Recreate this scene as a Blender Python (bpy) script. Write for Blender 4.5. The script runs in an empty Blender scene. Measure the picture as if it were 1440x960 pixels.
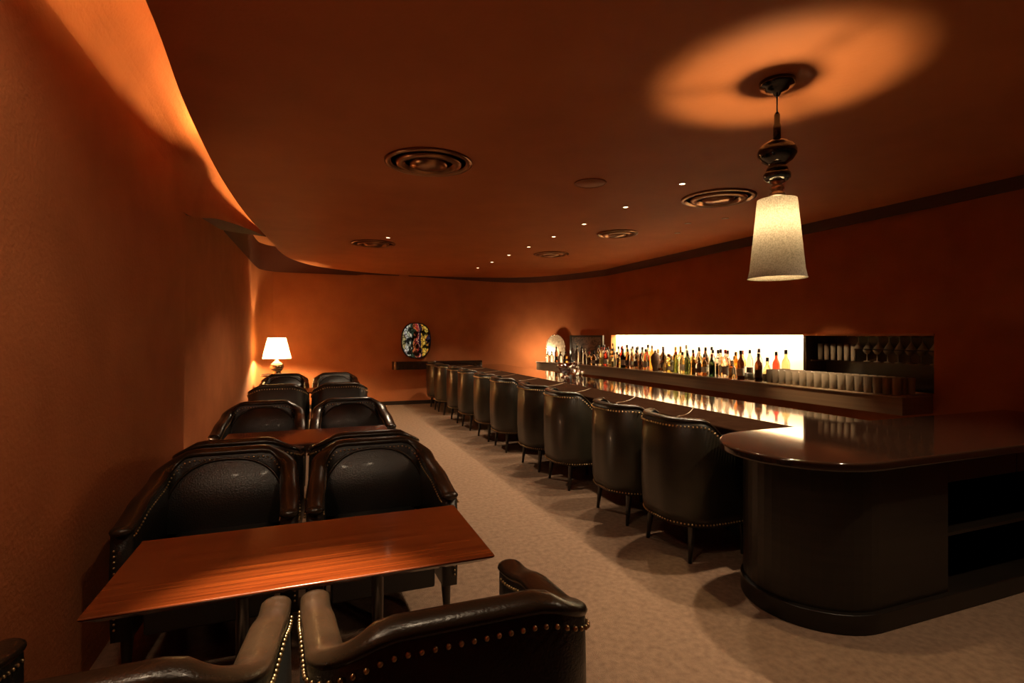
import bpy, math, random
from math import sin, cos, pi, radians as R
from mathutils import Vector
rnd = random.Random(7)
sc = bpy.context.scene
COL = sc.collection

# ------------------------------------------------------------------ materials
def new_mat(name):
    m = bpy.data.materials.new(name); m.use_nodes = True
    nt = m.node_tree; b = nt.nodes['Principled BSDF']
    return m, nt, b

def simple(name, col, rough=.5, metal=0, coat=0, spec=.5, trans=0, ior=1.45, emit=None, es=0):
    m, nt, b = new_mat(name)
    b.inputs['Base Color'].default_value = (*col, 1)
    b.inputs['Roughness'].default_value = rough
    b.inputs['Metallic'].default_value = metal
    b.inputs['Coat Weight'].default_value = coat
    b.inputs['Coat Roughness'].default_value = .08
    b.inputs['Specular IOR Level'].default_value = spec
    b.inputs['Transmission Weight'].default_value = trans
    b.inputs['IOR'].default_value = ior
    if emit:
        b.inputs['Emission Color'].default_value = (*emit, 1)
        b.inputs['Emission Strength'].default_value = es
    return m

def noisy(name, c1, c2, scale=20, rough=.6, bump=.1, bscale=None, detail=6, stretch=(1, 1, 1), coat=0, lo=.3, hi=.7, metal=0, spec=.5, bdist=.01):
    m, nt, b = new_mat(name)
    N = nt.nodes; L = nt.links
    tc = N.new('ShaderNodeTexCoord'); mp = N.new('ShaderNodeMapping'); mp.inputs['Scale'].default_value = stretch
    L.new(tc.outputs['Object'], mp.inputs['Vector'])
    n = N.new('ShaderNodeTexNoise'); n.inputs['Scale'].default_value = scale; n.inputs['Detail'].default_value = detail
    L.new(mp.outputs['Vector'], n.inputs['Vector'])
    r = N.new('ShaderNodeValToRGB'); r.color_ramp.elements[0].position = lo; r.color_ramp.elements[1].position = hi
    r.color_ramp.elements[0].color = (*c1, 1); r.color_ramp.elements[1].color = (*c2, 1)
    L.new(n.outputs['Fac'], r.inputs['Fac']); L.new(r.outputs['Color'], b.inputs['Base Color'])
    if bump:
        n2 = N.new('ShaderNodeTexNoise'); n2.inputs['Scale'].default_value = bscale or scale * 4; n2.inputs['Detail'].default_value = 4
        L.new(mp.outputs['Vector'], n2.inputs['Vector'])
        bp = N.new('ShaderNodeBump'); bp.inputs['Strength'].default_value = bump; bp.inputs['Distance'].default_value = bdist
        L.new(n2.outputs['Fac'], bp.inputs['Height']); L.new(bp.outputs['Normal'], b.inputs['Normal'])
    b.inputs['Roughness'].default_value = rough; b.inputs['Coat Weight'].default_value = coat
    b.inputs['Coat Roughness'].default_value = .1; b.inputs['Metallic'].default_value = metal
    b.inputs['Specular IOR Level'].default_value = spec
    return m

M = {}
M['wall'] = noisy('suede_wall', (.41, .136, .049), (.49, .166, .060), 3, .85, .35, 55, spec=.15)
M['ceil'] = noisy('suede_ceiling', (.44, .145, .050), (.51, .172, .060), 2.5, .6, .15, 40, spec=.15)
M['painted_shade'] = simple('shade_brown', (.075, .017, .006), .7)  # dark brown standing for shade around the ceiling edges
M['base'] = simple('skirting_wood', (.02, .012, .008), .4)
M['carpet'] = noisy('carpet', (.21, .136, .092), (.30, .20, .136), 30, .97, .7, 220, 8, lo=.3, hi=.7, spec=.05)
M['leather'] = noisy('black_leather', (.008, .008, .007), (.014, .013, .011), 8, .34, .28, 150, coat=.06, spec=.7)
M['rail'] = noisy('brown_black_leather_rail', (.018, .011, .006), (.028, .017, .009), 10, .27, .12, 140, coat=.08, spec=.4)
M['olive'] = noisy('olive_leather', (.014, .012, .007), (.025, .020, .012), 6, .36, .10, 150, coat=.15)
M['cocoa'] = noisy('brown_leather', (.020, .009, .005), (.028, .013, .007), 10, .75, .15, 150, coat=0, spec=0)
M['brass'] = simple('aged_brass', (.60, .42, .22), .3, 1)
M['leg'] = simple('ebonised_wood', (.014, .010, .008), .3, coat=.4)
M['blackgloss'] = simple('black_lacquer', (.022, .010, .006), .06, coat=.5)
M['darkwood'] = noisy('dark_stained_wood', (.008, .006, .004), (.014, .010, .007), 3, .36, .04, 60, stretch=(1, 1, 12), coat=.08, spec=.35)
M['shelfwood'] = noisy('brown_shelf_wood', (.21, .14, .085), (.29, .20, .125), 4, .4, .04, 60, stretch=(1, .15, 8))
M['stone'] = noisy('pale_stone', (.35, .27, .19), (.5, .40, .29), 12, .3, 0)
M['chrome'] = simple('chrome', (.75, .72, .68), .08, 1)
M['bronze'] = simple('bronze_metal', (.30, .15, .07), .28, 1)
M['black'] = simple('black_ceramic', (.006, .006, .006), .05, coat=1)
M['white'] = simple('white_panel', (.82, .76, .62), .5)
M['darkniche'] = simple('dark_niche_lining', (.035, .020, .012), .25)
M['drink'] = simple('drinking_glass', (.97, .86, .66), .06, trans=.68, ior=1.4)
M['glass'] = simple('clear_glass', (.96, .96, .94), .02, trans=1, ior=1.45)
M['led'] = simple('led_strip', (1, 1, 1), .5, emit=(1, .82, .54), es=27)
M['cove'] = simple('cove_strip', (1, 1, 1), .5, emit=(1, .62, .22), es=10.5)
M['lens'] = simple('downlight_lens', (1, 1, 1), .5, emit=(1, .72, .42), es=5)
M['offlens'] = simple('frosted_lens', (.55, .35, .22), .3)
M['bulb'] = simple('lamp_bulb', (1, 1, 1), .5, emit=(1, .72, .4), es=40)
M['cork'] = simple('cap_black', (.012, .011, .010), .35)
M['capgold'] = simple('cap_gold', (.55, .34, .10), .3, .8)
M['capred'] = simple('cap_red', (.35, .03, .015), .35)
M['capwhite'] = simple('cap_white', (.7, .65, .55), .4)
M['paper'] = noisy('paper_label', (.62, .55, .40), (.75, .68, .52), 30, .7, 0)
M['paperdark'] = simple('dark_label', (.10, .06, .04), .5)
M['piping'] = simple('tan_seam_line', (.16, .09, .05), .25, coat=.5)  # pale tan for the thin lines across the bar front
M['mirror'] = simple('silver_mirror', (.80, .72, .60), .25, .9)

def wood_mat():
    m, nt, b = new_mat('striped_rosewood'); N = nt.nodes; L = nt.links
    tc = N.new('ShaderNodeTexCoord'); mp = N.new('ShaderNodeMapping'); mp.inputs['Scale'].default_value = (.6, 34, 1)
    L.new(tc.outputs['Object'], mp.inputs['Vector'])
    n = N.new('ShaderNodeTexNoise'); n.inputs['Scale'].default_value = 2.2; n.inputs['Detail'].default_value = 5
    L.new(mp.outputs['Vector'], n.inputs['Vector'])
    mp2 = N.new('ShaderNodeMapping'); mp2.inputs['Scale'].default_value = (3, 160, 1); L.new(tc.outputs['Object'], mp2.inputs['Vector'])
    n2 = N.new('ShaderNodeTexNoise'); n2.inputs['Scale'].default_value = 1.5; n2.inputs['Detail'].default_value = 3
    L.new(mp2.outputs['Vector'], n2.inputs['Vector'])
    mx = N.new('ShaderNodeMix'); mx.inputs[0].default_value = .35
    L.new(n.outputs['Fac'], mx.inputs[2]); L.new(n2.outputs['Fac'], mx.inputs[3])
    r = N.new('ShaderNodeValToRGB'); e = r.color_ramp.elements
    e[0].position = .34; e[0].color = (.07, .013, .003, 1); e[1].position = .70; e[1].color = (.29, .064, .010, 1)
    x = e.new(.5); x.color = (.18, .036, .007, 1)
    L.new(mx.outputs[0], r.inputs['Fac']); L.new(r.outputs['Color'], b.inputs['Base Color'])
    b.inputs['Roughness'].default_value = .22; b.inputs['Coat Weight'].default_value = .6; b.inputs['Coat Roughness'].default_value = .10
    return m
M['rosewood'] = wood_mat()

def shade_mat(name, col, tr=.5):
    m = bpy.data.materials.new(name); m.use_nodes = True; nt = m.node_tree; N = nt.nodes; L = nt.links
    for n in list(N): N.remove(n)
    out = N.new('ShaderNodeOutputMaterial'); mix = N.new('ShaderNodeMixShader'); mix.inputs[0].default_value = tr
    d = N.new('ShaderNodeBsdfDiffuse'); t = N.new('ShaderNodeBsdfTranslucent')
    tc = N.new('ShaderNodeTexCoord'); n = N.new('ShaderNodeTexNoise'); n.inputs['Scale'].default_value = 150; n.inputs['Detail'].default_value = 5
    r = N.new('ShaderNodeValToRGB'); r.color_ramp.elements[0].position = .35; r.color_ramp.elements[1].position = .62
    r.color_ramp.elements[0].color = tuple(c * .62 for c in col) + (1,); r.color_ramp.elements[1].color = (*col, 1)
    L.new(tc.outputs['Object'], n.inputs['Vector']); L.new(n.outputs['Fac'], r.inputs['Fac'])
    L.new(r.outputs['Color'], d.inputs['Color']); L.new(r.outputs['Color'], t.inputs['Color'])
    L.new(d.outputs[0], mix.inputs[1]); L.new(t.outputs[0], mix.inputs[2]); L.new(mix.outputs[0], out.inputs['Surface'])
    return m
M['shade'] = shade_mat('woven_lamp_shade', (.43, .38, .31), .055)
M['shade2'] = shade_mat('cream_lamp_shade', (.85, .74, .52), .55)

def glass_col(name, c, rough=.04):
    return simple(name, c, rough, trans=.92, ior=1.4)
BG = {'amber': glass_col('amber_glass', (.88, .45, .12)), 'clear': M['glass'], 'green': glass_col('green_glass', (.62, .75, .30)),
      'dark brown': glass_col('brown_glass', (.14, .045, .015)), 'yellow': glass_col('yellow_glass', (.95, .84, .45)),
      'red': glass_col('red_glass', (.6, .06, .03)), 'dark green': glass_col('dark_green_glass', (.04, .07, .025)),
      'honey': glass_col('honey_glass', (.94, .66, .30))}

# ------------------------------------------------------------------ mesh helpers
class MB:
    def __init__(s): s.v = []; s.f = []; s.sm = []
    def add(s, v, f, smooth=True):
        o = len(s.v); s.v += [tuple(p) for p in v]; s.f += [tuple(i + o for i in q) for q in f]; s.sm += [smooth] * len(f); return s
    def box(s, x0, x1, y0, y1, z0, z1):
        v = [(x0, y0, z0), (x1, y0, z0), (x1, y1, z0), (x0, y1, z0), (x0, y0, z1), (x1, y0, z1), (x1, y1, z1), (x0, y1, z1)]
        return s.add(v, [(3, 2, 1, 0), (4, 5, 6, 7), (0, 1, 5, 4), (1, 2, 6, 5), (2, 3, 7, 6), (3, 0, 4, 7)], False)
    def lathe(s, prof, seg=32, c=(0, 0, 0), sx=1, sy=1, smooth=True):
        v = []; f = []; n = len(prof)
        for i in range(seg):
            a = 2 * pi * i / seg
            for r, z in prof: v.append((c[0] + r * cos(a) * sx, c[1] + r * sin(a) * sy, c[2] + z))
        for i in range(seg):
            j = (i + 1) % seg
            for k in range(n - 1): f.append((i * n + k, j * n + k, j * n + k + 1, i * n + k + 1))
        if prof[0][0] > 1e-5: f.append(tuple(i * n for i in reversed(range(seg))))
        if prof[-1][0] > 1e-5: f.append(tuple(i * n + n - 1 for i in range(seg)))
        return s.add(v, f, smooth)
    def shell(s, prof, seg=32, c=(0, 0, 0)):      # lathe without caps
        v = []; f = []; n = len(prof)
        for i in range(seg):
            a = 2 * pi * i / seg
            for r, z in prof: v.append((c[0] + r * cos(a), c[1] + r * sin(a), c[2] + z))
        for i in range(seg):
            j = (i + 1) % seg
            for k in range(n - 1): f.append((i * n + k, j * n + k, j * n + k + 1, i * n + k + 1))
        return s.add(v, f, True)
    def prism(s, poly, z0, z1):
        n = len(poly); v = [(x, y, z0) for x, y in poly] + [(x, y, z1) for x, y in poly]
        f = [tuple(reversed(range(n))), tuple(range(n, 2 * n))] + [(i, (i + 1) % n, n + (i + 1) % n, n + i) for i in range(n)]
        return s.add(v, f, False)
    def loft(s, a, b, smooth=True):               # strip between two point rows
        n = len(a); return s.add(list(a) + list(b), [(i, i + 1, n + i + 1, n + i) for i in range(n - 1)], smooth)
    def sweep(s, rings, closed_ring=True, caps=True, smooth=True):
        n = len(rings[0]); v = [p for r in rings for p in r]; f = []
        for i in range(len(rings) - 1):
            for k in range(n if closed_ring else n - 1):
                l = (k + 1) % n; f.append((i * n + k, i * n + l, (i + 1) * n + l, (i + 1) * n + k))
        if caps:
            f.append(tuple(reversed(range(n)))); f.append(tuple(range((len(rings) - 1) * n, len(rings) * n)))
        return s.add(v, f, smooth)
    def ball(s, c, r, flat=(1, 1, 1), seg=8, rings=4):
        prof = [(r * sin(pi * k / rings), -r * cos(pi * k / rings)) for k in range(rings + 1)]
        v = []; f = []; n = rings + 1
        for i in range(seg):
            a = 2 * pi * i / seg
            for q, z in prof: v.append((c[0] + q * cos(a) * flat[0], c[1] + q * sin(a) * flat[1], c[2] + z * flat[2]))
        for i in range(seg):
            j = (i + 1) % seg
            for k in range(rings): f.append((i * n + k, j * n + k, j * n + k + 1, i * n + k + 1))
        return s.add(v, f, True)
    def leg(s, x0, y0, z0, r0, x1, y1, z1, r1, seg=12, square=False):
        rings = []
        for t in (0, .08, .5, 1):
            r = r0 + (r1 - r0) * t
            rings.append([(x0 + (x1 - x0) * t + r * cos(2 * pi * k / seg), y0 + (y1 - y0) * t + r * sin(2 * pi * k / seg), z0 + (z1 - z0) * t) for k in range(seg)])
        return s.sweep(rings)
    def build(s, name, mat, parent=None, bevel=0, seg=2, subsurf=0):
        me = bpy.data.meshes.new(name); me.from_pydata(s.v, [], s.f)
        me.polygons.foreach_set('use_smooth', s.sm); me.materials.append(mat); me.update()
        import bmesh
        bm = bmesh.new(); bm.from_mesh(me); bmesh.ops.recalc_face_normals(bm, faces=bm.faces); bm.to_mesh(me); bm.free()
        o = bpy.data.objects.new(name, me); COL.objects.link(o)
        if parent: o.parent = parent
        if bevel:
            m = o.modifiers.new('bevel', 'BEVEL'); m.width = bevel; m.segments = seg; m.limit_method = 'ANGLE'; m.angle_limit = R(40)
            me.polygons.foreach_set('use_smooth', [True] * len(me.polygons))
            w = o.modifiers.new('wn', 'WEIGHTED_NORMAL'); w.keep_sharp = False
        if subsurf:
            m = o.modifiers.new('sub', 'SUBSURF'); m.levels = subsurf; m.render_levels = subsurf
        return o

def tag(o, label=None, cat=None, group=None, kind=None):
    if label: o['label'] = label
    if cat: o['category'] = cat
    if group: o['group'] = group
    if kind: o['kind'] = kind
    return o
def thing(name, label, cat, loc=(0, 0, 0), rz=0, group=None):
    o = bpy.data.objects.new(name, None); COL.objects.link(o); o.empty_display_size = .1
    o.location = loc; o.rotation_euler = (0, 0, rz); return tag(o, label, cat, group)
def dup(root, loc, rz=0, label=None, group=None):
    r = root.copy(); COL.objects.link(r); r.location = loc; r.rotation_euler = (0, 0, rz)
    if label: r['label'] = label
    if group: r['group'] = group
    for ch in list(root.children):
        c = ch.copy(); COL.objects.link(c); c.parent = r
        for g in list(ch.children):
            d = g.copy(); COL.objects.link(d); d.parent = c
    return r
def struct(name, mb, mat, **k):
    return tag(mb.build(name, mat, **k), kind='structure')
ORD = ['first', 'second', 'third', 'fourth', 'fifth', 'sixth', 'seventh', 'eighth', 'ninth', 'tenth', 'eleventh', 'twelfth', 'thirteenth',
       'fourteenth', 'fifteenth', 'sixteenth', 'seventeenth', 'eighteenth', 'nineteenth', 'twentieth', 'twenty-first', 'twenty-second',
       'twenty-third', 'twenty-fourth', 'twenty-fifth', 'twenty-sixth', 'twenty-seventh', 'twenty-eighth', 'twenty-ninth', 'thirtieth',
       'thirty-first', 'thirty-second', 'thirty-third', 'thirty-fourth', 'thirty-fifth', 'thirty-sixth', 'thirty-seventh', 'thirty-eighth',
       'thirty-ninth', 'fortieth']

# ------------------------------------------------------------------ the room (X across, Y along the bar, camera at the origin, eye 1.4 m)
H = 1.4; C = 2.6; TOP = 3.1
def curve(pts, n=8):                              # Catmull-Rom through points (any dimension)
    out = []
    for i in range(len(pts) - 1):
        p0 = pts[max(i - 1, 0)]; p1 = pts[i]; p2 = pts[i + 1]; p3 = pts[min(i + 2, len(pts) - 1)]
        for k in range(n):
            t = k / n
            out.append(tuple(.5 * (2 * b + (c - a) * t + (2 * a - 5 * b + 4 * c - d) * t * t + (-a + 3 * b - 3 * c + d) * t ** 3) for a, b, c, d in zip(p0, p1, p2, p3)))
    out.append(tuple(pts[-1])); return out

struct('floor', MB().box(-2.0, 6.0, -3.2, 11.2, -.06, 0), M['carpet'])
# near left wall: a thick panel that ends at Y=4.35, with a slightly leaning, softly curved face
top_l = curve([(-.90, -3.1, 2.60), (-.88, 0, 2.60), (-.865, 1.8, 2.57), (-.86, 3.0, 2.51), (-.85, 4.30, 2.44)], 6)
bot_l = [(x - .0 if y < 3 else x, y, 0) for x, y, z in top_l]
bot_l = [(x + .035 * max(0, min(1, (y - 1) / 3)) * .0 - .02, y, 0) for x, y, z in top_l]
mb = MB(); mb.loft(bot_l, top_l)
back_t = [(x - .30, y, z) for x, y, z in top_l]; mb.loft(top_l, back_t)
mb.add([bot_l[-1], top_l[-1], back_t[-1], (back_t[-1][0], back_t[-1][1], 0)], [(0, 1, 2, 3)], False)
struct('wall_left', mb, M['wall'])
# recessed wall beyond it
mb = MB(); a = curve([(-.99, 4.0, 0), (-.97, 5.2, 0), (-.97, 6.6, 0), (-.965, 8.4, 0), (-.96, 10.0, 0), (-.90, 10.5, 0), (-.72, 10.72, 0)], 6)
mb.loft(a, [(x, y, TOP) for x, y, z in a]); struct('wall_recess', mb, M['wall'])
# end wall, sweeping round into the right wall
endp = curve([(-.72, 10.72), (.5, 10.74), (2.2, 10.70), (3.3, 10.58), (4.05, 10.28), (4.52, 9.78), (4.82, 9.15), (5.02, 8.50), (5.04, 8.31)], 8)
mb = MB(); mb.loft([(x, y, 0) for x, y in endp], [(x, y, TOP) for x, y in endp]); struct('wall_back', mb, M['wall'])
# right wall with the niche opening
NY0, NYM, NY1, NZ0, NZ1, WX, NX = 2.99, 4.29, 8.30, .88, 1.40, 5.04, 5.34
mb = MB()
for y0, y1, z0, z1 in ((-3.2, NY0, 0, TOP), (NY1, 8.315, 0, TOP), (NY0, NY1, 0, NZ0), (NY0, NY1, NZ1, TOP)):
    mb.box(WX, WX + .1, y0, y1, z0, z1)
struct('wall_right', mb, M['wall'])
mb = MB(); mb.box(-2, 6, -3.3, -3.2, 0, TOP); struct('wall_front', mb, M['wall'])
# niche linings
mb = MB(); mb.box(NX, NX + .03, NYM, NY1, NZ0 - .03, NZ1 + .06); mb.box(WX + .1, NX, NY1, NY1 + .03, NZ0 - .03, NZ1 + .06)
mb.box(WX + .1, NX, NYM - .0, NYM + .012, NZ0, NZ1)
mb.box(WX + .1, NX, NYM, NY1, NZ0 - .03, NZ0 - .001); mb.box(WX + .1, NX + .03, NYM, NY1, NZ1 + .06, NZ1 + .09)
struct('wall_niche', mb, M['white'])
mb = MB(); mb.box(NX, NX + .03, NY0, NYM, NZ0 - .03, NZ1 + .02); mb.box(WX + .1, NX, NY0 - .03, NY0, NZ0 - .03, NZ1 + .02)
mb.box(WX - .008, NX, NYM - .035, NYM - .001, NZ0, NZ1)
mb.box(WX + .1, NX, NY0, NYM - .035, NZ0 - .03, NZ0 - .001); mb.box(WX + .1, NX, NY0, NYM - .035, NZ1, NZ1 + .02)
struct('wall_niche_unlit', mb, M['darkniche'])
mb = MB(); mb.box(WX - .012, WX + .004, NY0 - .006, NYM, NZ1 - .006, NZ1 + .012); struct('niche_top_trim', mb, M['bronze'])

# ceiling slab, its left edge floating clear of the wall as a light cove
ce = curve([(-.56, -3.1), (-.56, 1.0), (-.565, 2.2), (-.632, 3.2), (-.665, 4.5), (-.635, 5.8), (-.545, 7.07), (-.42, 8.6), (-.14, 9.5), (.30, 10.05), (1.1, 10.5), (2.0, 10.72)], 6)
poly = ce + [(2.6, 10.75), (5.2, 10.75), (5.2, -3.1)]
struct('ceiling', MB().prism(poly, C, C + .05), M['ceil'])
struct('ceiling_void', MB().box(-2, 5.2, -3.2, 10.9, TOP - .06, TOP), M['ceil'])
# cove back: continuation of the wall above, swinging out to meet the ceiling edge further on
lo = curve([(-.93, -3.1, 2.55), (-.92, 0, 2.52), (-.90, 1.8, 2.48), (-.89, 3.2, 2.38), (-.85, 4.2, 2.25), (-.775, 5.2, 2.41), (-.66, 6.3, 2.54), (-.555, 7.1, 2.605)], 8)
cv = []
for x, y, z in lo:
    w_ = .30 * max(.15, min(1, (7.0 - y) / 3.0))
    cv.append(curve([(x, y, z), (x + .01, y, z + .16), (x + .05, y, z + .30), (x + w_ * .5, y, z + .42), (x + w_, y, TOP - .06)], 4))
mb = MB()
for q in range(len(cv[0]) - 1): mb.loft([c[q] for c in cv], [c[q + 1] for c in cv])
struct('wall_cove', mb, M['wall'])
k0 = 8 * 4
wl = curve([(-1.0, 4.1, 2.236), (-.985, 5.0, 2.42), (-.985, 6.5, 2.56), (-.985, 7.2, 2.66)], 8)
mb = MB(); mb.loft(lo[k0:], wl); struct('soffit_shade', mb, M['painted_shade'])  # soffit underside, its shade put in by the dark colour
# crown strip along end and right walls, shade painted into its dark colour
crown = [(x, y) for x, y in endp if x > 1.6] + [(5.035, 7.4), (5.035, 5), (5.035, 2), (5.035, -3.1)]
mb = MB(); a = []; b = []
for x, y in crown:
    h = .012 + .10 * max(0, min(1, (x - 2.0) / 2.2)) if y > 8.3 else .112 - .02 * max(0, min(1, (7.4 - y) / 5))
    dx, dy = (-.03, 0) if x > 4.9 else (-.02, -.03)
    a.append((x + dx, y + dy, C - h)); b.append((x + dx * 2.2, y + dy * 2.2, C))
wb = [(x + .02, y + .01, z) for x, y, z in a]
mb.loft(a, b); mb.loft(wb, a); struct('crown_shade', mb, M['painted_shade'])
bp_ = curve([(-.955, 6.7, 0), (-.945, 8.4, 0), (-.93, 10.0, 0), (-.86, 10.42, 0), (-.66, 10.655, 0), (-.2, 10.70, 0), (.5, 10.71, 0), (1.6, 10.70, 0)], 8)
mb = MB(); lowb = [(x, y, 2.57 + (.02 if x > .8 else 0)) for x, y, z in bp_]
mb.loft(lowb, [(x, y, TOP) for x, y, z in bp_]); struct('gap_shade', mb, M['painted_shade'])  # shade of the unlit ceiling gap painted as a dark wall strip
mb = MB(); p = [(x, y) for x, y in endp]
mb.loft([(x - .012 * (1 if x > 4 else 0), y - .014, .0) for x, y in p], [(x - .012 * (1 if x > 4 else 0), y - .014, .075) for x, y in p])
mb.loft([(x - .012 * (1 if x > 4 else 0), y - .014, .075) for x, y in p], [(x + .01, y + .01, .075) for x, y in p])
struct('baseboard_back', mb, M['base'])

# ------------------------------------------------------------------ lights
def light(kind, name, loc, energy, col=(1, .62, .30), size=.05, spot=None, blend=.4, tgt=None, size_y=None):
    d = bpy.data.lights.new(name, kind); d.energy = energy; d.color = col
    if kind in ('POINT', 'SPOT'): d.shadow_soft_size = size
    if kind == 'SPOT': d.spot_size = R(spot); d.spot_blend = blend
    if kind == 'AREA':
        d.size = size
        if size_y: d.shape = 'RECTANGLE'; d.size_y = size_y
    o = bpy.data.objects.new(name, d); COL.objects.link(o); o.location = loc
    if tgt: o.rotation_euler = (Vector(tgt) - Vector(loc)).to_track_quat('-Z', 'Y').to_euler()
    return o
WARM = (1, .74, .48)
# cove strip: a glowing tape lying on top of the ceiling edge
cs = [(x + .12, y) for x, y in ce if y < 6.7]
mb = MB(); mb.loft([(x, y, C + .06) for x, y in cs], [(x, y, C + .10) for x, y in cs]); mb.loft([(x, y, C + .10) for x, y in cs], [(x + .02, y, C + .10) for x, y in cs])
tag(mb.build('light_strip', M['cove']), 'glowing warm light strip lying behind the ceiling edge over the wall', 'light strip')
for y, e in ((3.75, 6), (5.3, 1.0), (2.2, 1.0)):
    light('POINT', 'cove_lamp', (-.46, y, C + .11), e * 1.5, (1, .62, .24), .02)

# ------------------------------------------------------------------ armchairs
def ulerp(a, b, t): return a + (b - a) * t
def sstep(a, b, x):
    t = max(0, min(1, (x - a) / (b - a))); return t * t * (3 - 2 * t)
def upath(w, yb, yf, rc, n=10, m=10):
    """U in plan, from +x front round the back to -x front; returns (x, y, nx, ny) with outward normal"""
    P = []
    for k in range(m): P.append((w, ulerp(yf, yb + rc, k / m), 1, 0))
    for k in range(n): a = pi / 2 * k / n; P.append((w - rc + rc * cos(a), yb + rc - rc * sin(a), cos(a), -sin(a)))
    bw = w - rc
    for k in range(m): P.append((ulerp(bw, -bw, k / m), yb, 0, -1))
    for k in range(n): a = pi / 2 * k / n; P.append((-bw - rc * sin(a), yb + rc - rc * cos(a), -sin(a), -cos(a)))
    for k in range(m + 1): P.append((-w, ulerp(yb + rc, yf, k / m), -1, 0))
    return P
def nails(mb, pts, step, r):
    """dots along a polyline of (pos, normal)"""
    acc = 0; last = None
    for (p, n) in pts:
        p = Vector(p)
        if last is not None:
            L_ = (p - last[0]).length; t = step - acc
            while t <= L_:
                q = last[0].lerp(p, t / L_); nn = Vector(last[1]).lerp(Vector(n), t / L_)
                mb.ball(q + nn * r * .25, r, seg=7, rings=4); t += step
            acc = (acc + L_) % step
        last = (p, n)

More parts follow.
